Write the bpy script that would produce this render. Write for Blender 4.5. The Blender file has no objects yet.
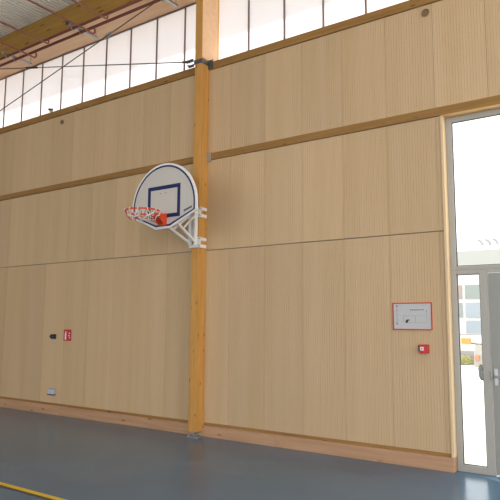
import bpy, bmesh, math, random
from mathutils import Vector, Matrix
random.seed(7)
S = bpy.context.scene
C = S.collection
PI = math.pi

# ------------------------------------------------------------ camera
CX, CD, CH = 5.478, 6.62, 1.55
yaw, pitch, roll = 0.6083, 0.1242, 0.0064
fwd = Vector((-math.sin(yaw)*math.cos(pitch), math.cos(yaw)*math.cos(pitch), math.sin(pitch)))
rt = Vector((math.cos(yaw), math.sin(yaw), 0))
up = rt.cross(fwd)
r2 = rt*math.cos(roll) + up*math.sin(roll)
u2 = -rt*math.sin(roll) + up*math.cos(roll)
cam = bpy.data.cameras.new('camera')
cam.sensor_width = 36; cam.lens = 592.6/500*36
co = bpy.data.objects.new('camera', cam); C.objects.link(co)
M = Matrix((r2, u2, -fwd)).transposed().to_4x4()
M.translation = Vector((CX, -CD, CH))
co.matrix_world = M
S.camera = co

# ------------------------------------------------------------ world, sun, exposure
w = bpy.data.worlds.new('sky'); S.world = w; w.use_nodes = True
bg = w.node_tree.nodes['Background']
bg.inputs[0].default_value = (0.98, 0.985, 1.0, 1); bg.inputs[1].default_value = 1.0
sl = bpy.data.lights.new('sun', 'SUN'); sl.energy = 4.0; sl.angle = 0.02; sl.color = (1, .95, .87)
so = bpy.data.objects.new('sun', sl); C.objects.link(so)
sd = Vector((0.78, -0.62, -0.62)).normalized()
so.rotation_euler = sd.to_track_quat('-Z', 'Y').to_euler(); so.location = (-8, 12, 14)
S.view_settings.view_transform = 'Standard'
S.view_settings.look = 'None'
S.view_settings.gamma = 1
S.view_settings.use_curve_mapping = False
S.view_settings.exposure = 1.42

# ------------------------------------------------------------ materials
def mat(name, col, rough=.6, metal=0., spec=.5):
    m = bpy.data.materials.new(name); m.use_nodes = True
    b = m.node_tree.nodes['Principled BSDF']
    b.inputs['Base Color'].default_value = (*col, 1); b.inputs['Roughness'].default_value = rough
    b.inputs['Metallic'].default_value = metal; b.inputs['Specular IOR Level'].default_value = spec
    return m

def wood(name, c1, c2, scale=(30, 30, 1.2), vary=0., rough=.6, knots=None, band=0., spec=.3):
    """grain stretched along the direction whose scale is small; object space"""
    m = mat(name, c1, rough, spec=spec); nt = m.node_tree; N = nt.nodes; L = nt.links
    b = N['Principled BSDF']
    tc = N.new('ShaderNodeTexCoord'); oi = N.new('ShaderNodeObjectInfo')
    add = N.new('ShaderNodeVectorMath'); add.operation = 'ADD'
    sc = N.new('ShaderNodeVectorMath'); sc.operation = 'SCALE'; sc.inputs['Scale'].default_value = 37.
    cmb = N.new('ShaderNodeCombineXYZ')
    for i in range(3): L.new(oi.outputs['Random'], cmb.inputs[i])
    L.new(cmb.outputs[0], sc.inputs[0])
    mp = N.new('ShaderNodeMapping'); mp.inputs['Scale'].default_value = scale
    L.new(tc.outputs['Object'], mp.inputs[0]); L.new(mp.outputs[0], add.inputs[0]); L.new(sc.outputs[0], add.inputs[1])
    n = N.new('ShaderNodeTexNoise'); n.inputs['Scale'].default_value = 1; n.inputs['Detail'].default_value = 5; n.inputs['Roughness'].default_value = .6
    L.new(add.outputs[0], n.inputs[0])
    cr = N.new('ShaderNodeValToRGB'); cr.color_ramp.elements[0].position = .3; cr.color_ramp.elements[1].position = .7
    cr.color_ramp.elements[0].color = (*c1, 1); cr.color_ramp.elements[1].color = (*c2, 1)
    L.new(n.outputs[0], cr.inputs[0]); out = cr.outputs[0]
    if knots:
        v = N.new('ShaderNodeTexVoronoi'); v.inputs['Scale'].default_value = 1
        mp2 = N.new('ShaderNodeMapping'); mp2.inputs['Scale'].default_value = knots
        L.new(tc.outputs['Object'], mp2.inputs[0]); L.new(mp2.outputs[0], v.inputs[0])
        kr = N.new('ShaderNodeValToRGB'); kr.color_ramp.elements[0].position = .06; kr.color_ramp.elements[1].position = .16
        kr.color_ramp.elements[0].color = (.32, .2, .12, 1); kr.color_ramp.elements[1].color = (1, 1, 1, 1)
        L.new(v.outputs['Distance'], kr.inputs[0])
        mx = N.new('ShaderNodeMix'); mx.data_type = 'RGBA'; mx.blend_type = 'MULTIPLY'; mx.inputs[0].default_value = 1
        L.new(out, mx.inputs[6]); L.new(kr.outputs[0], mx.inputs[7]); out = mx.outputs[2]
    if vary:
        hs = N.new('ShaderNodeHueSaturation')
        mr = N.new('ShaderNodeMapRange'); mr.inputs['To Min'].default_value = 1-vary; mr.inputs['To Max'].default_value = 1+vary
        L.new(oi.outputs['Random'], mr.inputs[0]); L.new(mr.outputs[0], hs.inputs['Value'])
        L.new(out, hs.inputs['Color']); out = hs.outputs[0]
    L.new(out, b.inputs['Base Color'])
    return m

M_panel = wood('birch_acoustic', (.575, .395, .22), (.635, .45, .27), (5., 5., .2), .055, .6)
M_post = wood('glulam_post', (.50, .24, .055), (.66, .34, .09), (28, 28, 1.5), 0, .55, knots=(13, 13, 4.5))
M_rail = wood('timber_rail', (.26, .13, .035), (.36, .19, .055), (1.5, 30, 30), 0, .6, knots=(3, 12, 12))
M_plinth = wood('plinth_wood', (.42, .235, .13), (.54, .32, .19), (1.3, 25, 25), .1, .55, knots=(2.6, 9, 9))
M_beam = wood('roof_beam_wood', (.30, .16, .03), (.40, .22, .05), (1.2, 20, 20), 0, .6, knots=(1.6, 8, 8))
M_winlit = wood('window_lit_wood', (.80, .50, .28), (.87, .59, .36), (1.2, 14, 14), 0, .55)  # pale wood colour with the window light painted in
M_trim = wood('jamb_wood', (.66, .47, .27), (.76, .57, .35), (25, 25, 1.2), 0, .5)
M_head_lit = wood('lit_head_wood', (.56, .34, .14), (.66, .42, .19), (1.2, 25, 25), 0, .5)  # rail wood made paler to stand in for light from the door
M_dark = mat('dark_backing', (.24, .19, .17), .9)
M_core = mat('wall_core', (.72, .66, .58), .8)
M_galv = mat('galvanised_steel', (.45, .46, .46), .4, .8)
M_dsteel = mat('dark_steel', (.11, .11, .11), .5, .5)
M_cable = mat('cable_steel', (.12, .11, .10), .5, .6)
M_pipe = mat('red_brown_pipe', (.17, .04, .025), .45)
M_white = mat('white_paint', (.84, .82, .79), .4)
M_pipel = mat('pale_red_pipe', (.30, .10, .07), .45)
M_board = mat('board_face', (.60, .56, .51), .4)
M_blue = mat('navy_paint', (.003, .009, .095), .45)
M_orange = mat('orange_paint', (.72, .065, .012), .4)
M_cordw = mat('white_cord', (.8, .76, .72), .8)
M_cordr = mat('red_cord', (.6, .10, .05), .8)
M_grey = mat('grey_aluminium', (.39, .37, .33), .45)
M_greyl = mat('grey_leaf', (.29, .28, .255), .45)
M_gask = mat('black_gasket', (.02, .02, .02), .6)
M_red = mat('sign_red', (.55, .012, .015), .4)
M_black = mat('black_plastic', (.012, .012, .012), .4)
M_paper = mat('paper', (.50, .49, .50), .35)
M_ink = mat('ink', (.03, .03, .03), .6)
M_inkg = mat('grey_ink', (.28, .28, .28), .6)
M_mull = mat('brown_mullion', (.22, .15, .13), .5)
M_sock = mat('socket_grey', (.42, .45, .48), .4)
M_yellow = mat('yellow_line', (.72, .48, .02), .4)
M_lined = mat('dark_line', (.035, .03, .03), .4)
M_bump = mat('plug_wood', (.20, .125, .06), .7)

# floor
M_floor = mat('vinyl_floor', (.075, .10, .125), .22, spec=.5)
nt = M_floor.node_tree; N = nt.nodes; L = nt.links; b = N['Principled BSDF']
tc = N.new('ShaderNodeTexCoord'); n = N.new('ShaderNodeTexNoise'); n.inputs['Scale'].default_value = .8; n.inputs['Detail'].default_value = 6
L.new(tc.outputs['Object'], n.inputs[0])
cr = N.new('ShaderNodeValToRGB'); cr.color_ramp.elements[0].color = (.044, .118, .200, 1); cr.color_ramp.elements[1].color = (.050, .134, .226, 1)
cr.color_ramp.elements[0].position = .35; cr.color_ramp.elements[1].position = .65
L.new(n.outputs[0], cr.inputs[0]); L.new(cr.outputs[0], b.inputs['Base Color'])
n2 = N.new('ShaderNodeTexNoise'); n2.inputs['Scale'].default_value = 220
L.new(tc.outputs['Object'], n2.inputs[0])
bp = N.new('ShaderNodeBump'); bp.inputs['Strength'].default_value = .06; bp.inputs['Distance'].default_value = .002
L.new(n2.outputs[0], bp.inputs['Height']); L.new(bp.outputs[0], b.inputs['Normal'])

M_deck = mat('roof_deck', (.93, .89, .81), .5, .0)
M_poly = bpy.data.materials.new('polycarbonate'); M_poly.use_nodes = True
nt = M_poly.node_tree; N = nt.nodes; L = nt.links; N.remove(N['Principled BSDF'])
tr = N.new('ShaderNodeBsdfTranslucent'); tr.inputs[0].default_value = (.83, .82, .84, 1)
df = N.new('ShaderNodeBsdfDiffuse'); df.inputs[0].default_value = (.75, .72, .72, 1)
tc = N.new('ShaderNodeTexCoord'); wv = N.new('ShaderNodeTexWave'); wv.inputs['Scale'].default_value = 9.; wv.bands_direction = 'X'
L.new(tc.outputs['Object'], wv.inputs[0])
mr = N.new('ShaderNodeMapRange'); mr.inputs['To Min'].default_value = .27; mr.inputs['To Max'].default_value = .33; L.new(wv.outputs['Fac'], mr.inputs[0])
mx = N.new('ShaderNodeMixShader'); L.new(mr.outputs[0], mx.inputs[0])
L.new(tr.outputs[0], mx.inputs[1]); L.new(df.outputs[0], mx.inputs[2]); L.new(mx.outputs[0], N['Material Output'].inputs[0])

M_glass = bpy.data.materials.new('clear_glass'); M_glass.use_nodes = True
nt = M_glass.node_tree; N = nt.nodes; L = nt.links; N.remove(N['Principled BSDF'])
t1 = N.new('ShaderNodeBsdfTransparent'); t1.inputs[0].default_value = (.96, .97, .965, 1)
g1 = N.new('ShaderNodeBsdfGlossy'); g1.inputs['Roughness'].default_value = .02
mx = N.new('ShaderNodeMixShader'); mx.inputs[0].default_value = .04
L.new(t1.outputs[0], mx.inputs[1]); L.new(g1.outputs[0], mx.inputs[2]); L.new(mx.outputs[0], N['Material Output'].inputs[0])

# outside
M_ground = mat('pale_concrete', (.55, .52, .46), .8)
M_facade = mat('white_facade', (.62, .62, .60), .7)
M_parapet = mat('parapet', (.34, .35, .32), .7)
M_fglass = mat('facade_glass', (.20, .24, .22), .25)
M_fglass2 = mat('facade_glass_pale', (.27, .32, .36), .3)
M_curt = mat('curtain', (.30, .24, .20), .8)
M_signo = mat('orange_sign', (.75, .27, .01), .5)
M_wallg = mat('grey_render', (.30, .29, .30), .8)
M_shrub = mat('yellow_green_leaf', (.42, .40, .12), .7)
M_scoot = mat('pale_scooter', (.33, .31, .28), .4)
M_tyre = mat('tyre', (.05, .05, .05), .8)
M_leafg = mat('green_leaf', (.16, .24, .08), .8)

# ------------------------------------------------------------ helpers
def box(bm, x0, x1, y0, y1, z0, z1, rot=None, piv=None):
    vs = [bm.verts.new((x, y, z)) for x in (x0, x1) for y in (y0, y1) for z in (z0, z1)]
    for f in ((0,1,3,2),(4,6,7,5),(0,4,5,1),(2,3,7,6),(0,2,6,4),(1,5,7,3)):
        bm.faces.new([vs[i] for i in f])
    if rot is not None:
        bmesh.ops.rotate(bm, verts=vs, cent=piv, matrix=rot)
    return vs

def tube(bm, pts, r, n=10, closed=False):
    pts = [Vector(p) for p in pts]; rings = []
    prev = None
    K = len(pts)
    for i, p in enumerate(pts):
        if closed: d = pts[(i+1) % K]-pts[i-1]
        else: d = pts[min(i+1, K-1)]-pts[max(i-1, 0)]
        d.normalize()
        if prev is None:
            a = d.orthogonal().normalized()
        else:
            a = (prev - d*prev.dot(d)).normalized()
        prev = a; c = d.cross(a)
        rings.append([bm.verts.new(p+a*r*math.cos(t*2*PI/n)+c*r*math.sin(t*2*PI/n)) for t in range(n)])
    R = range(K) if closed else range(K-1)
    for i in R:
        A, B = rings[i], rings[(i+1) % K]
        for t in range(n):
            bm.faces.new((A[t], A[(t+1) % n], B[(t+1) % n], B[t]))
    if not closed:
        bm.faces.new(rings[0][::-1]); bm.faces.new(rings[-1])

def prism(bm, pts, axis, a0, a1):
    """pts 2D; axis 'y': (x,z) extruded in y"""
    def P(p, a):
        return (p[0], a, p[1]) if axis == 'y' else ((a, p[0], p[1]) if axis == 'x' else (p[0], p[1], a))
    A = [bm.verts.new(P(p, a0)) for p in pts]; B = [bm.verts.new(P(p, a1)) for p in pts]
    n = len(pts)
    bm.faces.new(A); bm.faces.new(B[::-1])
    for i in range(n): bm.faces.new((A[i], B[i], B[(i+1) % n], A[(i+1) % n]))

def bar(bm, p, q, wd, ht=None):
    """rectangular bar from p to q"""
    p, q = Vector(p), Vector(q); ht = ht or wd
    d = (q-p).normalized(); s = d.cross(Vector((0, 0, 1)))
    if s.length < .01: s = Vector((1, 0, 0))
    s.normalize(); t = s.cross(d)
    vs = []
    for c in (p, q):
        for a, b_ in ((-1,-1),(1,-1),(1,1),(-1,1)):
            vs.append(bm.verts.new(c+s*a*wd/2+t*b_*ht/2))
    bm.faces.new(vs[3::-1]); bm.faces.new(vs[4:])
    for i in range(4): bm.faces.new((vs[i], vs[(i+1) % 4], vs[4+(i+1) % 4], vs[4+i]))

def obj(name, bm, m, parent=None, smooth=False, bevel=0.):
    bmesh.ops.recalc_face_normals(bm, faces=bm.faces[:])
    me = bpy.data.meshes.new(name); bm.to_mesh(me); bm.free()
    me.materials.append(m)
    if smooth:
        for p in me.polygons: p.use_smooth = True
    o = bpy.data.objects.new(name, me); C.objects.link(o)
    if parent is not None:
        o.parent = parent
        pl = Vector(parent.location); par = parent.parent
        while par: pl += par.location; par = par.parent
        for v in me.vertices: v.co -= pl
    else:
        # origin at the base centre
        xs = [v.co for v in me.vertices]
        c = Vector(((min(v.x for v in xs)+max(v.x for v in xs))/2, (min(v.y for v in xs)+max(v.y for v in xs))/2, min(v.z for v in xs)))
        for v in me.vertices: v.co -= c
        o.location = c
    if bevel:
        md = o.modifiers.new('bevel', 'BEVEL'); md.width = bevel; md.segments = 2
    return o

def B(*boxes):
    bm = bmesh.new()
    for b_ in boxes: box(bm, *b_)
    return bm
def T(pts, r, n=10, closed=False):
    bm = bmesh.new(); tube(bm, pts, r, n, closed); return bm

def tag(o, label, cat, group=None, kind=None):
    o['label'] = label; o['category'] = cat
    if group: o['group'] = group
    if kind: o['kind'] = kind
    return o
def thing(name, label, cat, loc, group=None):
    o = bpy.data.objects.new(name, None); C.objects.link(o); o.location = loc
    o.empty_display_size = .1
    return tag(o, label, cat, group)
def struct(name, bm, m, parent=None, bevel=0.):
    o = obj(name, bm, m, parent, bevel=bevel)
    if parent is None: o['kind'] = 'structure'
    return o
def sroot(name, loc=(0, 0, 0)):
    o = bpy.data.objects.new(name, None); C.objects.link(o); o.location = loc; o['kind'] = 'structure'; return o

# ------------------------------------------------------------ structure
XL, XR = -14.0, 8.0
DL, DR = 3.545, 5.02           # door opening
COLS = ((-6.10, -5.97), (-.03, .10))
struct('floor', B((XL, XR, -19, .2, -.1, 0)), M_floor)
bm = B((-60, 60, .2, 80, -.25, -.03), (-60, 60, -60, -19.0, -.25, -.03), (-60, XL, -19.0, .2, -.25, -.03), (XR, 60, -19.0, .2, -.25, -.03))
tag(struct('ground', bm, M_ground), 'sunlit pale paving outside the glazed door', 'ground')
bpy.data.objects['ground']['kind'] = 'structure'

wall = struct('wall_back', B((XL, DL-.005, .135, .24, 0, 5.44), (DL-.005, DR+.005, .135, .24, 4.0, 5.44), (DR+.005, XR, .135, .24, 0, 5.44),
                             (DL-.03, DL-.005, .10, .135, 0, 4.0)), M_core)

def panel_bm(x0, x1, z0, z1):
    """acoustic panel: milled vertical grooves in the face"""
    bm = bmesh.new(); wdt = x1-x0
    n = max(1, round(wdt/.033)); p = wdt/n; g = .0026; d = .004; c = .001
    prof = [(x0, c), (x0+c, 0)]
    for i in range(n):
        xc = x0+p*(i+.5)
        prof += [(xc-g/2, 0), (xc-g/2, d), (xc+g/2, d), (xc+g/2, 0)]
    prof += [(x1-c, 0), (x1, c), (x1, .018), (x0, .018)]
    lo = [bm.verts.new((a, b_, z0)) for a, b_ in prof]; hi = [bm.verts.new((a, b_, z1)) for a, b_ in prof]
    k = len(prof)
    for i in range(k):
        j = (i+1) % k; bm.faces.new((lo[i], lo[j], hi[j], hi[i]))
    bm.faces.new(lo); bm.faces.new(hi[::-1])
    return bm

def panel(x0, x1, z0, z1):
    obj('acoustic_panel', panel_bm(x0+.0015, x1-.0015, z0, z1), M_panel, wall)

ROWS = ((.185, 2.594), (2.606, 3.932), (4.036, 5.322))
joints = [.518+.588*k for k in range(-12, 13)]
def fill(xa, xb, rows):
    js = [xa]+[j for j in joints if xa+.12 < j < xb-.02]+[xb]
    for a, b_ in zip(js[:-1], js[1:]):
        for (z0, z1) in rows: panel(a, b_, z0, z1)
fill(COLS[0][1], COLS[1][0], ROWS)
fill(COLS[1][1], DL-.03, ROWS[:2])
fill(COLS[1][1], XR-1.8, ROWS[2:])
fill(DR+.03, XR-1.8, ROWS[:2])

struct('wall_left_blocker', B((XL-.2, XL, -19, .2, -.1, 7.11)), M_core)  # unseen wall, added to cut the light coming from the left
struct('wall_front_blocker', B((XL, -9.5, -19.2, -19, -.1, 7.11)), M_core)  # unseen partial wall, added to hold back light from the front

# battens behind the seam so that it reads as a dark joint
for a, b_ in ((-5.97, -.03), (.10, DL-.03)):
    obj('backing_batten', B((a, b_, .02, .06, 2.57, 2.63)), M_dark, wall)

# horizontal rails: lower purlin, sill rail
k = 1
for (za, zb) in ((3.935, 4.033), (5.325, 5.44)):
    for a, b_ in ((-5.965, -.035), (.105, 6.2)):
        struct('trim_%d' % k, B((a, b_, -.022, .128 if za > 5 else .12, za, zb)), M_rail, bevel=.003); k += 1
# rail showing above the plinth, plinth boards
struct('trim_%d' % k, B((-5.965, -.035, .0, .05, .0, .183), (.105, DL-.035, .0, .05, .0, .183)), M_rail); k += 1
base = sroot('baseboard_back')
for a, b_ in ((-5.96, -3.0), (-2.998, -.0315), (.1015, 1.305), (1.308, DL-.002)):
    obj('board', B((a, b_, -.034, -.001, .0, .148)), M_plinth, base, bevel=.002)
obj('board', B((-.031, .101, -.034, -.001, .0, .068)), M_plinth, base)
obj('board', B((DL-.030, DL-.002, .0, .075, 0, .148)), M_plinth, base)
struct('trim_%d' % k, B((DL, DR, -.018, .098, 3.922, 3.934)), M_head_lit); k += 1  # added strip, its paler colour paints door light on the purlin underside
# jamb lining of the door opening
struct('trim_%d' % k, B((DL-.029, DL, -.018, .098, .15, 3.93)), M_trim, bevel=.002); k += 1
struct('trim_%d' % k, B((DR, DR+.029, -.018, .098, 0, 3.93)), M_trim, bevel=.002); k += 1

# ceiling deck
bm = bmesh.new(); prof = []
x = -14.5; p = .085
while x < 8.5:
    prof += [(x, 7.12), (x+p*.45, 7.12), (x+p*.55, 7.142), (x+p*.9, 7.142)]; x += p
lo = [bm.verts.new((a, -19, z)) for a, z in prof]; hi = [bm.verts.new((a, 1.15, z)) for a, z in prof]
for i in range(len(prof)-1): bm.faces.new((lo[i], hi[i], hi[i+1], lo[i+1]))
tp = [bm.verts.new(v) for v in ((-14.5, -19, 7.24), (8.5, -19, 7.24), (8.5, 1.15, 7.24), (-14.5, 1.15, 7.24))]
bm.faces.new(tp)
bm.faces.new([tp[0]]+lo[::1]+[tp[1]]); bm.faces.new([tp[3]]+hi+[tp[2]])
struct('ceiling', bm, M_deck)
# closed eave soffit outside
tag(struct('eave_soffit', B((-14.5, 8.5, .241, 1.15, 6.80, 7.11)), M_core), 'projecting eave above the translucent band', 'eave', kind='structure')

# clerestory windows
PX = 0.
def clerestory(name, xa, xb, mulls):
    r = sroot(name, ((xa+xb)/2, .20, 5.44))
    obj('window_frame', B((xa, xb, .195, .235, 5.44, 5.455), (xa, xb, .195, .235, 6.64, 6.658)), M_mull, r)
    xs = [xa]+mulls+[xb]
    for a, b_ in zip(xs[:-1], xs[1:]):
        if b_-a > .05: obj('pane', B((a+.012, b_-.012, .212, .224, 5.455, 6.64)), M_poly, r)
    for m_ in mulls: obj('mullion', B((m_-.010, m_+.010, .195, .230, 5.455, 6.64)), M_mull, r)
clerestory('window_1', -5.965, -.035, [-.582-.6197*i for i in range(0, 9)][::-1])
clerestory('window_2', .105, 6.2, [.675+.622*i for i in range(0, 9)])

# ------------------------------------------------------------ door and glazing
win = sroot('window_3', ((DL+DR)/2, .08, 2.155))
F0, F1 = .08, .13
G0 = 3.613
obj('window_frame', B((DL, G0, F0, F1, 2.155, 3.921), (DR-.068, DR, F0, F1, 2.155, 3.921), (G0, DR-.068, F0, F1, 3.858, 3.921), (G0, DR-.068, F0, F1, 2.155, 2.202)), M_grey, win, bevel=.004)
obj('gasket', B((G0, G0+.006, .092, .118, 2.202, 3.858), (DR-.074, DR-.068, .092, .118, 2.202, 3.858), (G0+.006, DR-.074, .092, .118, 3.852, 3.858), (G0+.006, DR-.074, .092, .118, 2.202, 2.208)), M_gask, win)
obj('pane', B((G0+.006, DR-.074, .102, .108, 2.208, 3.852)), M_glass, win)
door = sroot('door_1', ((DL+DR)/2, .08, 0))
obj('door_frame', B((DL, G0-.005, F0, F1, 0, 2.155), (3.852, 3.932, F0, F1, 0, 2.155), (G0-.005, 3.852, F0, F1, 2.108, 2.155), (G0-.005, 3.852, F0, F1, 0, .075),
                    (3.932, DR, F0, F1, 2.118, 2.155), (DR-.05, DR, F0, F1, 0, 2.118)), M_grey, door, bevel=.004)
obj('sidelight_gasket', B((G0-.005, G0+.001, .092, .118, .075, 2.108), (3.846, 3.852, .092, .118, .075, 2.108), (G0+.001, 3.846, .092, .118, 2.102, 2.108), (G0+.001, 3.846, .092, .118, .075, .081)), M_gask, door)
obj('sidelight_pane', B((G0+.001, 3.846, .102, .108, .081, 2.102)), M_glass, door)
lx0, lx1 = 3.940, DR-.056
leaf = obj('door_leaf', B((lx0, lx0+.13, F0+.006, F1-.004, .012, 2.112), (lx1-.13, lx1, F0+.006, F1-.004, .012, 2.112),
                          (lx0+.13, lx1-.13, F0+.006, F1-.004, 1.98, 2.112), (lx0+.13, lx1-.13, F0+.006, F1-.004, .012, .20)), M_greyl, door, bevel=.004)
obj('leaf_pane', B((lx0+.13, lx1-.13, .102, .108, .20, 1.98)), M_glass, leaf)
bm = B((lx0+.022, lx0+.062, .074, .086, .92, 1.10))
hd = obj('door_handle', bm, M_galv, leaf, bevel=.004)
hz = 1.02
obj('lever', T([(lx0+.042, .075, hz), (lx0+.042, .03, hz), (lx0+.05, .02, hz-.002), (lx0+.10, .018, hz-.012), (lx0+.17, .018, hz-.018)], .010), M_galv, hd, smooth=True)
obj('hinge', T([(3.936, .073, .98), (3.936, .073, 1.08)], .010), M_grey, door)

# ------------------------------------------------------------ roof beam
o = obj('roof_beam', B((-8.9, 7.5, -.36, .235, 6.685, 7.118)), M_beam, bevel=.004)
obj('lit_underside', B((-8.9, 7.5, -.355, .235, 6.66, 6.6845)), M_winlit, o)  # added layer, paler than the beam to paint window light on its underside
tag(o, 'deep brown timber roof beam above the translucent window band', 'beam')

# ------------------------------------------------------------ column
def make_column(x0, x1, label):
    t = thing('timber_column', label, 'column', ((x0+x1)/2, -.05, 0))
    bm = bmesh.new(); prism(bm, [(-.18, .072), (.128, .072), (.128, 5.445), (.233, 5.445), (.233, 6.655), (-.18, 6.655)], 'x', x0, x1)
    obj('shaft', bm, M_post, t, bevel=.005)
    obj('lit_side_face', B((x1+.0005, x1+.006, -.174, .19, 5.475, 6.655)), M_winlit, t)  # added layer, window light on the upper column side painted as pale wood
    sh = obj('column_shoe', B((x0-.012, x1+.05, -.19, -.036, 0, .010), ((x0+x1)/2-.006, (x0+x1)/2+.006, -.15, -.04, .008, .071), (x0+.015, x1-.015, -.165, -.04, .062, .0715)), M_galv, t)
    for bx in (x0+.005, x1+.03):
        obj('anchor_bolt', T([(bx, -.17, .008), (bx, -.17, .028)], .009, 6), M_galv, sh)
    # steel collar at sill height
    c = obj('collar', B((x0-.005, x1+.006, -.192, -.181, 5.385, 5.45), (x0-.012, x0-.001, -.192, -.024, 5.385, 5.45), (x1+.001, x1+.012, -.192, -.024, 5.385, 5.45)), M_dsteel, t, bevel=.002)
    obj('rail_hanger', B((x1+.001, x1+.09, -.030, -.023, 5.33, 5.47)), M_dsteel, c)
    obj('rail_hanger', B((x1+.001, x1+.085, -.032, -.023, 3.915, 4.045)), M_galv, t)
    for s, xx in ((-1, x0), (1, x1)):
        if s == 1: continue
        ear = bmesh.new()
        box(ear, x0-.145, x0-.0125, -.205, -.195, 5.425, 5.475)
        box(ear, x0-.125, x0-.0125, -.185, -.175, 5.355, 5.40)
        e = obj('clevis_plate', ear, M_dsteel, c, bevel=.003)
        for (bx, bz) in ((x0-.12, 5.45), (x0-.10, 5.378)):
            obj('bolt', T([(bx, -.225, bz), (bx, -.165, bz)], .014, 8), M_dsteel, c)
    return t
make_column(COLS[1][0], COLS[1][1], 'square orange-brown timber column carrying the basketball backboard')
make_column(COLS[0][0], COLS[0][1], 'square timber column beyond the left edge of the wall panels')

# ------------------------------------------------------------ bracing rods
def lerp(a, b_, t): return tuple(a[i]+(b_[i]-a[i])*t for i in range(3))
A0, A1 = (-.15, -.20, 5.448), (-5.42, -.20, 6.652)
r = thing('bracing_rod', 'thin dark steel rod rising left from the column collar across the translucent panes', 'bracing rod', A0, 'crossed bracing rods')
obj('rod', T([A0, A1], .009, 8), M_cable, r)
obj('turnbuckle', T([lerp(A0, A1, .71), lerp(A0, A1, .72), lerp(A0, A1, .765), lerp(A0, A1, .775)], .020, 8), M_black, r)
obj('end_fork', T([A0, lerp(A0, A1, .02)], .018, 8), M_dsteel, r)
B0, B1 = (-.66, -.225, 6.652), (-5.90, -.225, 5.472)
r = thing('bracing_rod', 'steel rod slanting down left from roof beam with a silver turnbuckle', 'bracing rod', B0, 'crossed bracing rods')
obj('rod', T([B0, B1], .009, 8), M_cable, r)
bm = bmesh.new(); dv = (Vector(B1)-Vector(B0)).normalized(); pc = Vector(lerp(B0, B1, .24)); nn = Vector((-dv.z, 0, dv.x))
tube(bm, [pc+dv*.10*math.cos(a)+nn*.028*math.sin(a) for a in [i*PI/10 for i in range(20)]], .009, 8, True)
obj('turnbuckle', bm, M_galv, r, smooth=True)
obj('end_fork', T([B0, lerp(B0, B1, .02)], .020, 8), M_galv, r)

# ------------------------------------------------------------ pipes under the roof beam
tag(obj('main_pipe', T([(-8.5, -.385, 6.50), (-.32, -.385, 6.50)], .024, 12), M_pipe, smooth=True), 'long red-brown pipe nearest the panes, parallel to the roof beam', 'pipe', 'long pipes under the roof beam')
tag(obj('main_pipe', T([(-8.5, -.555, 6.50), (-.32, -.555, 6.50)], .024, 12), M_pipe, smooth=True), 'long red-brown pipe farther from the panes, parallel to the roof beam', 'pipe', 'long pipes under the roof beam')
def arc(c, r_, a0, a1, n=8):
    return [(c[0], c[1]+r_*math.cos(a0+(a1-a0)*i/n), c[2]+r_*math.sin(a0+(a1-a0)*i/n)) for i in range(n+1)]
labs = {-3.73: 'leftmost red-brown branch pipe hooking up near the roof beam', -3.08: 'second red-brown branch pipe from the left, ending in short stub',
        -2.12: 'third red-brown branch pipe from the left, hooked up over window band', -1.57: 'rightmost red-brown branch pipe, crossing the beam above the backboard'}
for x_, inner in ((-3.73, 1), (-3.08, 0), (-2.12, 1), (-1.57, 0)):
    zb = 6.40
    if inner:
        yy = -.385
        pts = [(x_, -7.5, zb)]+[(x_, yy-.06, zb)]+arc((x_, yy-.01, zb+.045), .05, -PI/2-.4, 0, 8)+[(x_, yy+.045, 6.49)]+arc((x_, yy+.005, 6.497), .04, .05, PI/2, 4)
        pts = [(x_, -7.5, zb), (x_, yy-.10, zb), (x_, yy-.05, zb-.012), (x_, yy, zb-.012), (x_, yy+.03, zb+.005), (x_, yy+.042, zb+.035), (x_, yy+.045, zb+.07), (x_, yy+.022, zb+.088)]
    else:
        yy = -.555
        pts = [(x_, -7.5, zb), (x_, yy-.03, zb), (x_, yy-.008, zb+.008), (x_, yy, zb+.03), (x_, yy, 6.476)]
    tag(obj('branch_pipe', T(pts, .015, 10), M_pipel, smooth=True), labs[x_], 'pipe', 'branch pipes crossing below the deck')
for x_, lab in ((-.55, 'galvanised pipe hanger rail under the beam nearest the column'), (-2.43, 'middle galvanised pipe hanger rail, with a black end cap'),
                (-4.32, 'leftmost galvanised pipe hanger rail under the roof beam')):
    t = thing('pipe_hanger', lab, 'bracket', (x_, -.35, 6.55), 'galvanised pipe hangers')
    obj('rail', B((x_-.025, x_+.025, -.66, -.03, 6.528, 6.562)), M_galv, t, bevel=.002)
    for yy in (-.385, -.555):
        obj('clamp', T([(x_, yy+.032*math.cos(a), 6.50+.032*math.sin(a)) for a in [i*PI/8 for i in range(16)]], .006, 6, True), M_galv, t)
    for yy in (-.06, -.30): obj('hanger_bolt', T([(x_, yy, 6.56), (x_, yy, 6.659)], .007, 6), M_galv, t)
    if x_ == -2.43: obj('end_cap', B((x_-.03, x_+.03, -.69, -.661, 6.515, 6.57)), M_black, t)

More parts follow.
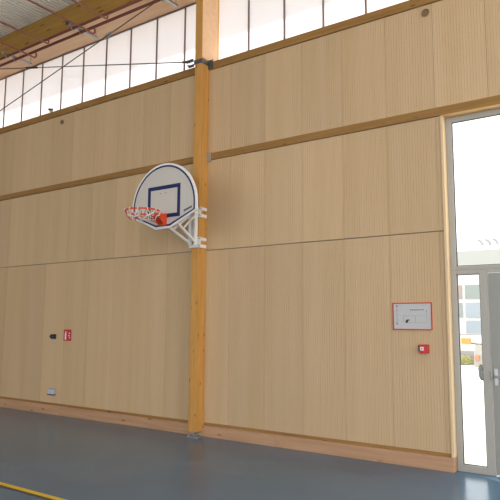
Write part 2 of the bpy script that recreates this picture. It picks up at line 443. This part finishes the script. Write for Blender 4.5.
# ------------------------------------------------------------ basketball backboard
bx, by, bz = .03, -.85, 3.12
def outline(r_, inset):
    pts = []
    w_ = r_-inset
    zb = 2.81+inset; cb = .135-inset*.25
    zs = 3.01+inset*.35
    pts += [(bx-cb, zb), (bx+cb, zb), (bx+w_, zs)]
    for i in range(0, 25):
        a = PI*i/24; pts.append((bx+w_*math.cos(a), bz+w_*math.sin(a)))
    pts.append((bx-w_, zs))
    return pts
def ring2d(bm, P1, P2, y0, y1):
    n = len(P1)
    a = [bm.verts.new((p[0], y0, p[1])) for p in P1]; c = [bm.verts.new((p[0], y0, p[1])) for p in P2]
    d = [bm.verts.new((p[0], y1, p[1])) for p in P1]; e = [bm.verts.new((p[0], y1, p[1])) for p in P2]
    for i in range(n):
        j = (i+1) % n
        bm.faces.new((a[i], a[j], c[j], c[i])); bm.faces.new((d[i], d[j], e[j], e[i]))
        bm.faces.new((a[i], a[j], d[j], d[i])); bm.faces.new((c[i], c[j], e[j], e[i]))
hoop = thing('basketball_backboard', 'white rounded basketball backboard with orange rim bolted to timber column', 'basketball hoop', (bx, -.2, 2.65))
bm = bmesh.new(); prism(bm, outline(.59, 0), 'y', by, by+.025); brd = obj('backboard', bm, M_white, hoop, bevel=.004)
bm = bmesh.new(); prism(bm, outline(.59, .03), 'y', by-.0015, by-.0002); obj('board_face', bm, M_board, brd)
bm = bmesh.new(); ring2d(bm, outline(.59, .030), outline(.59, .054), by-.0035, by-.0016); obj('border_stripe', bm, M_blue, brd)
bm = bmesh.new()
sx0, sx1, sz0, sz1, sw = -.255, .335, 2.955, 3.40, .052
ring2d(bm, [(sx0, sz0), (sx1, sz0), (sx1, sz1), (sx0, sz1)], [(sx0+sw, sz0+sw), (sx1-sw, sz0+sw), (sx1-sw, sz1-sw), (sx0+sw, sz1-sw)], by-.0035, by-.0016)
obj('target_square', bm, M_blue, brd)
for hx in (-.024, .076):
    obj('screw', T([(hx, by-.005, 3.295), (hx, by-.001, 3.295)], .008, 8), M_dsteel, brd)
bm = bmesh.new()   # small blue lettering strip, lower right, rising to the right
for i in range(9):
    x0 = .40+i*.0155; z0 = 3.005+i*.0050
    box(bm, x0, x0+.012, by-.003, by-.0016, z0, z0+.026)
obj('maker_mark', bm, M_blue, brd)
# rim
rc = (bx+.005, -1.235, 2.985); RR = .225
rim = obj('rim', T([(rc[0]+RR*math.cos(a), rc[1]+RR*math.sin(a), rc[2]) for a in [i*2*PI/40 for i in range(40)]], .012, 8, True), M_orange, hoop, smooth=True)
bm = bmesh.new()
box(bm, bx-.055, bx+.075, -.872, -.854, 2.845, 3.01)
prism(bm, [(-.872, 3.0), (-.985, 3.0), (-.985, 2.965), (-.90, 2.86), (-.872, 2.855)], 'x', bx-.045, bx+.065)
obj('rim_bracket', bm, M_orange, hoop, bevel=.003)
bm = bmesh.new()
tube(bm, [(bx-.03, -.88, 2.875), (rc[0]-.17, rc[1]+.02, 2.975)], .007, 8); tube(bm, [(bx+.05, -.88, 2.875), (rc[0]+.17, rc[1]+.02, 2.975)], .007, 8)
obj('rim_brace', bm, M_orange, rim)
# crumpled short net looped around the rim
rnd = random.Random(3)
bw = bmesh.new(); br = bmesh.new()
for i in range(12):
    a0 = i*2*PI/12
    for s in (-1, 1):
        pts = []
        for q in range(6):
            t = q/5
            a = a0+s*t*PI/12*2.1+rnd.uniform(-.10, .10)
            rr = RR*(1-.40*t)+rnd.uniform(-.015, .015)
            z = rc[2]-.09*math.sin(t*PI*.62)+rnd.uniform(-.014, .014)
            pts.append((rc[0]+rr*math.cos(a), rc[1]+rr*math.sin(a), z))
        tube(bw if (i*2+s) % 5 > 1 else br, pts, .0058, 6)
    tube(bw, [(rc[0]+(RR+.013*math.cos(t))*math.cos(a0), rc[1]+(RR+.013*math.cos(t))*math.sin(a0), rc[2]+.016*math.sin(t)) for t in [j*PI/4 for j in range(8)]], .0055, 6, True)
net = obj('net', bw, M_cordw, hoop, smooth=True)
obj('red_net_cord', br, M_cordr, net, smooth=True)
# wall mount
bm = B((bx-.065, bx-.035, -.255, -.195, 2.66, 3.17), (bx+.035, bx+.065, -.255, -.195, 2.66, 3.17), (bx-.035, bx+.035, -.205, -.195, 2.72, 3.12))
obj('mount_upright', bm, M_white, hoop, bevel=.002)
for zc in (3.14, 2.70):
    bm = bmesh.new()
    for dz in (-.05, .05):
        box(bm, -.07, .145, -.195, -.182, zc+dz-.023, zc+dz+.023)
        box(bm, .102, .118, -.182, -.024, zc+dz-.023, zc+dz+.023)
        box(bm, -.048, -.032, -.182, -.024, zc+dz-.023, zc+dz+.023)
    box(bm, .10, .145, -.20, -.183, zc-.05, zc+.05)
    cl = obj('column_clamp', bm, M_white, hoop, bevel=.002)
    for dz in (-.05, .05): obj('clamp_bolt', T([(.13, -.215, zc+dz), (.13, -.17, zc+dz)], .012, 6), M_galv, cl)
    
for sx in (-1, 1):
    bm = bmesh.new()
    bar(bm, (bx+sx*.055, -.25, 2.70), (bx+sx*.13, -.815, 2.96), .035, .035)
    obj('diagonal_strut', bm, M_white, hoop, bevel=.002)
    bm = bmesh.new()
    bar(bm, (bx+sx*.055, -.25, 3.13), (bx+sx*.13, -.815, 3.13), .035, .035)
    obj('upper_arm', bm, M_white, hoop, bevel=.002)
    bm = bmesh.new()
    bar(bm, (bx+sx*.055, -.25, 3.08), (bx+sx*.09, -.53, 2.86), .025, .025)
    obj('cross_strut', bm, M_white, hoop, bevel=.002)
obj('rear_crossbar', B((bx-.20, bx+.20, -.825, -.80, 2.93, 2.97), (bx-.20, bx+.20, -.825, -.80, 3.11, 3.15)), M_white, hoop)

# ------------------------------------------------------------ wall fittings
# fire extinguisher sign
t = thing('fire_sign', 'small red fire extinguisher sign on the left wall panels', 'sign', (-2.92, -.003, 1.245))
obj('plate', B((-3.02, -2.82, -.004, -.001, 1.245, 1.435)), M_red, t)
bm = B((-2.985, -2.945, -.006, -.0045, 1.265, 1.375), (-2.975, -2.955, -.006, -.0045, 1.375, 1.392), (-2.985, -2.93, -.006, -.0045, 1.392, 1.40))
for (fx, fz, s) in ((-2.865, 1.375, 1), (-2.875, 1.335, 1), (-2.86, 1.30, 1)):
    prism(bm, [(fx-.02, fz-.008), (fx, fz-.014), (fx+.02, fz), (fx+.004, fz+.006), (fx, fz+.018), (fx-.01, fz+.006)], 'y', -.006, -.0045)
obj('pictogram', bm, M_white, t)
bm = bmesh.new(); prism(bm, [(-3.39, 1.315), (-3.345, 1.272), (-3.22, 1.272), (-3.22, 1.352), (-3.345, 1.352)], 'y', -.022, -.001)
t = obj('arrow_plate', bm, M_black, bevel=.003); tag(t, 'small black arrow-shaped plate pointing left, left of the red sign', 'sign')
bm = B((-3.30, -3.255, -.024, -.0225, 1.307, 1.328)); prism(bm, [(-3.33, 1.3175), (-3.30, 1.300), (-3.30, 1.335)], 'y', -.024, -.0225)
o = obj('pale_mark', bm, mat('dull_green', (.06, .08, .06), .5), t)
o.parent = t
t = tag(obj('wall_label', B((-3.345, -3.235, -.003, -.001, 1.238, 1.262)), M_paper), 'tiny pale label just under the black arrow plate', 'label')
# double socket
t = thing('wall_socket', 'grey double wall socket just above the baseboard', 'socket', (-3.28, 0, .315))
obj('housing', B((-3.335, -3.165, -.045, -.001, .335, .43)), M_sock, t, bevel=.006)
obj('lid_shadow', B((-3.335, -3.165, -.05, -.001, .318, .3345)), M_dsteel, t)  # dark strip standing in for the shadow of the open lid
for sx in (-3.292, -3.208):
    bm = bmesh.new()
    tube(bm, [(sx, -.050, .376), (sx, -.0455, .376)], .034, 16)
    f_ = obj('outlet', bm, mat('outlet_face', (.55, .60, .68), .4), t)
    obj('pin_hole', B((sx-.014, sx-.008, -.0512, -.0505, .372, .38), (sx+.008, sx+.014, -.0512, -.0505, .372, .38)), M_black, f_)
# round plugs
for (px, pz, r_, lab) in ((-3.33, 5.19, .038, 'small round brown plug in upper panel near the left clerestory'), (3.385, 5.225, .042, 'small round brown plug high in panel above the glazed door')):
    bm = bmesh.new(); tube(bm, [(px, -.012, pz), (px, -.001, pz)], r_, 20)
    tube(bm, [(px+r_*math.cos(a), -.012, pz+r_*math.sin(a)) for a in [i*PI/10 for i in range(20)]], .006, 6, True)
    tag(obj('round_plug', bm, M_bump), lab, 'plug')
# small sensor on the sill
t = thing('sill_sensor', 'tiny black and white sensor on the sill rail at left', 'sensor', (-3.62, -.04, 5.44))
obj('bracket', B((-3.67, -3.60, -.05, -.015, 5.441, 5.455)), M_white, t)
obj('body', T([(-3.66, -.075, 5.478), (-3.60, -.02, 5.478)], .022, 10), M_black, t)
# evacuation plan
t = thing('evacuation_plan', 'red-framed white evacuation plan notice on right wall panels', 'notice', (3.12, 0, 1.50))
ex0, ex1, ez0, ez1 = 2.895, 3.352, 1.495, 1.803
bm = bmesh.new(); ring2d(bm, [(ex0, ez0), (ex1, ez0), (ex1, ez1), (ex0, ez1)], [(ex0+.011, ez0+.011), (ex1-.011, ez0+.011), (ex1-.011, ez1-.011), (ex0+.011, ez1-.011)], -.014, -.001)
obj('red_frame', bm, M_red, t)
sh = obj('sheet', B((ex0+.0115, ex1-.0115, -.008, -.001, ez0+.0115, ez1-.0115)), M_paper, t)
bm = bmesh.new()
for i in range(11):
    z = 1.555+i*.0175; box(bm, 2.938, 2.938+rnd.choice((.010, .016, .02)), -.0092, -.0082, z, z+.007)
obj('side_legend', bm, M_inkg, sh); bm = bmesh.new()
for i in range(7): box(bm, 3.10+i*.024, 3.116+i*.024, -.0092, -.0082, 1.716, 1.725)
obj('printed_title', bm, M_ink, sh); bm = bmesh.new()
for i in range(4): box(bm, 3.24+i*.016, 3.251+i*.016, -.0092, -.0082, 1.770, 1.776)
obj('printed_text', bm, M_inkg, sh)
bm = bmesh.new()
for (a, b_, c, d) in ((3.07, 3.29, 1.575, 1.578), (3.29, 3.293, 1.575, 1.70), (3.02, 3.28, 1.652, 1.655), (3.02, 3.023, 1.59, 1.652), (3.28, 3.30, 1.70, 1.703), (3.16, 3.163, 1.578, 1.652)):
    box(bm, a, b_, -.0092, -.0082, c, d)
obj('floor_outline', bm, M_inkg, sh)
obj('black_symbol', B((3.045, 3.075, -.0092, -.0082, 1.575, 1.60), (3.055, 3.095, -.0092, -.0082, 1.60, 1.612)), M_ink, sh)
obj('red_mark', B((2.936, 2.955, -.0092, -.0082, 1.757, 1.772)), M_red, sh)
obj('red_mark', B((3.285, 3.292, -.0096, -.0083, 1.704, 1.716)), M_red, sh)
obj('green_mark', B((2.937, 2.953, -.0096, -.0093, 1.558, 1.574)), mat('sign_green', (.03, .25, .10), .5), sh)
# manual call point
t = thing('fire_call_point', 'small red fire alarm call point under the notice', 'alarm', (3.25, 0, 1.24))
obj('housing', B((3.21, 3.305, -.055, -.001, 1.240, 1.335)), M_red, t, bevel=.005)
obj('black_side', B((3.198, 3.2095, -.045, -.001, 1.262, 1.33)), M_black, t)
obj('window', B((3.222, 3.262, -.058, -.0555, 1.270, 1.308)), M_white, t)
obj('press_mark', B((3.236, 3.248, -.0595, -.0582, 1.28, 1.298)), M_ink, t)

# court lines
tag(obj('court_line', B((-9, 7.9, -3.115, -3.055, 0, .0015)), M_yellow), 'yellow court line crossing the floor corner', 'court line', 'painted court lines')
tag(obj('court_line', B((-9, 7.9, -3.155, -3.1155, 0, .0015)), M_lined), 'narrow dark line along the yellow court line', 'court line', 'painted court lines')

# ------------------------------------------------------------ outside
bt = thing('office_building', 'pale two-storey building with window bands seen through the glass', 'building', (-8, 42, 0))
obj('wall', B((-30, 20, 40, 50, -.03, 6.05)), M_facade, bt)
obj('parapet', B((-30.2, 20.2, 39.7, 50.2, 6.05, 7.2)), M_parapet, bt)
for i in range(14):
    x0 = -19+i*2.0
    wn = obj('window', B((x0+.1, x0+1.85, 39.88, 39.98, 3.55, 4.6)), [M_fglass, M_curt, M_fglass2][(i*2) % 3], bt)
    wn = obj('window', B((x0+.1, x0+1.85, 39.88, 39.98, 2.15, 3.25)), [M_fglass2, M_fglass2, M_fglass][i % 3], bt)
    wn = obj('window', B((x0+.1, x0+1.4, 39.88, 39.98, .3, 1.9)), [M_fglass2, M_curt, M_facade][i % 3], bt)
t = thing('roof_rail', 'thin rail with three dark hooked lamps on the roof outside', 'railing', (-5, 40.5, 7.2))
obj('rail', T([(-6.3, 40.5, 7.65), (3, 40.5, 7.65)], .03, 6), M_wallg, t)
obj('rail_post', T([(-4.0, 40.5, 7.2), (-4.0, 40.5, 7.65)], .03, 6), M_wallg, t)
for lx in (-5.75, -5.2, -4.65):
    bm = bmesh.new(); tube(bm, [(lx+.12, 40.5, 7.65), (lx+.10, 40.5, 7.82), (lx, 40.5, 7.97), (lx-.14, 40.4, 8.06), (lx-.22, 40.4, 8.0)], .11, 8)
    obj('lamp', bm, M_wallg, t)
t = thing('garden_wall', 'low white wall with grey base across the paving outside', 'wall', (-4, 19, 0))
obj('upper_wall', B((-16, 14, 19, 19.2, .5, 1.16)), M_facade, t)
obj('coping', B((-16, 14, 18.95, 19.25, 1.16, 1.21)), M_wallg, t)
obj('grey_base', B((-16, 14, 18.96, 19.22, -.03, .5)), M_wallg, t)
tag(obj('orange_sign', B((-1.55, -1.17, 18.95, 18.999, .80, 1.02)), M_signo), 'small orange sign on the low white wall outside', 'sign')
# shrubs
def shrub(x, y, h, m, lab, grp, nm, seed, wide=.35, n=260):
    rr = random.Random(seed); bm = bmesh.new()
    for q in range(n):
        a = rr.uniform(0, 2*PI); u = rr.random()**.5; v = rr.random()
        c = Vector((x+wide*u*math.cos(a)*math.sin(PI*(.25+.65*v)), y+wide*u*math.sin(a), .0+h*v))
        d = Vector((rr.uniform(-1, 1), rr.uniform(-1, 1), rr.uniform(-.3, 1))).normalized()*.05
        e = d.orthogonal().normalized()*.022
        vs = [bm.verts.new(c-d), bm.verts.new(c+e), bm.verts.new(c+d), bm.verts.new(c-e)]; bm.faces.new(vs)
    tube(bm, [(x, y, -.03), (x, y, h*.6)], .02, 6)
    tag(obj(nm, bm, m), lab, 'shrub', grp)
for i in range(4):
    shrub(-2.75+i*.72, 18.4, .37+.05*math.sin(i*2.3), M_shrub, 'low yellow-green shrub at the foot of the low wall outside', 'shrubs along the low wall outside', 'low_shrub', 40+i, wide=.35, n=420)
# parked scooter
sx, sy = .98, 12.3
t = thing('motor_scooter', 'pale parked scooter outside, half hidden behind the door frame', 'scooter', (sx, sy, -.03))
def wheel(x, y):
    bm = bmesh.new(); tube(bm, [(x, y+.19*math.cos(a), .20+.19*math.sin(a)) for a in [i*2*PI/20 for i in range(20)]], .045, 8, True)
    return bm
for wy in (-.55, .60): obj('wheel', wheel(sx, sy+wy), M_tyre, t, smooth=True)
bm = bmesh.new()
prism(bm, [(-.62, .33), (-.40, .36), (-.36, .95), (-.45, 1.0), (-.58, .7)], 'x', sx-.20, sx+.20)
obj('front_shield', bm, M_scoot, t, bevel=.03)
bm = bmesh.new(); prism(bm, [(-.40, .22), (.2, .22), (.3, .30), (-.38, .32)], 'x', sx-.16, sx+.16); obj('footboard', bm, M_scoot, t, bevel=.02)
bm = bmesh.new(); prism(bm, [(.12, .25), (.75, .35), (.9, .70), (.1, .72)], 'x', sx-.17, sx+.17); obj('rear_body', bm, M_scoot, t, bevel=.04)
bm = bmesh.new(); prism(bm, [(.08, .72), (.85, .70), (.88, .78), (.1, .80)], 'x', sx-.14, sx+.14); obj('saddle', bm, M_tyre, t, bevel=.03)
bm = bmesh.new(); tube(bm, [(sx-.34, sy-.30, 1.02), (sx-.1, sy-.42, 1.0), (sx+.1, sy-.42, 1.0), (sx+.34, sy-.30, 1.02)], .02, 8); obj('handlebar', bm, M_tyre, t)
bm = bmesh.new(); prism(bm, [(-.50, 1.0), (-.47, 1.0), (-.36, 1.3), (-.39, 1.3)], 'x', sx-.15, sx+.15); obj('windscreen', bm, M_glass, t)
obj('indicator', B((sx-.16, sx-.04, sy-.66, sy-.60, .55, .66)), mat('indicator_orange', (.7, .2, .08), .4), t)
for o in t.children:
    if o.name.split('.')[0] in ('front_shield', 'footboard', 'rear_body', 'saddle', 'windscreen'):
        for v in o.data.vertices: v.co.y += sy
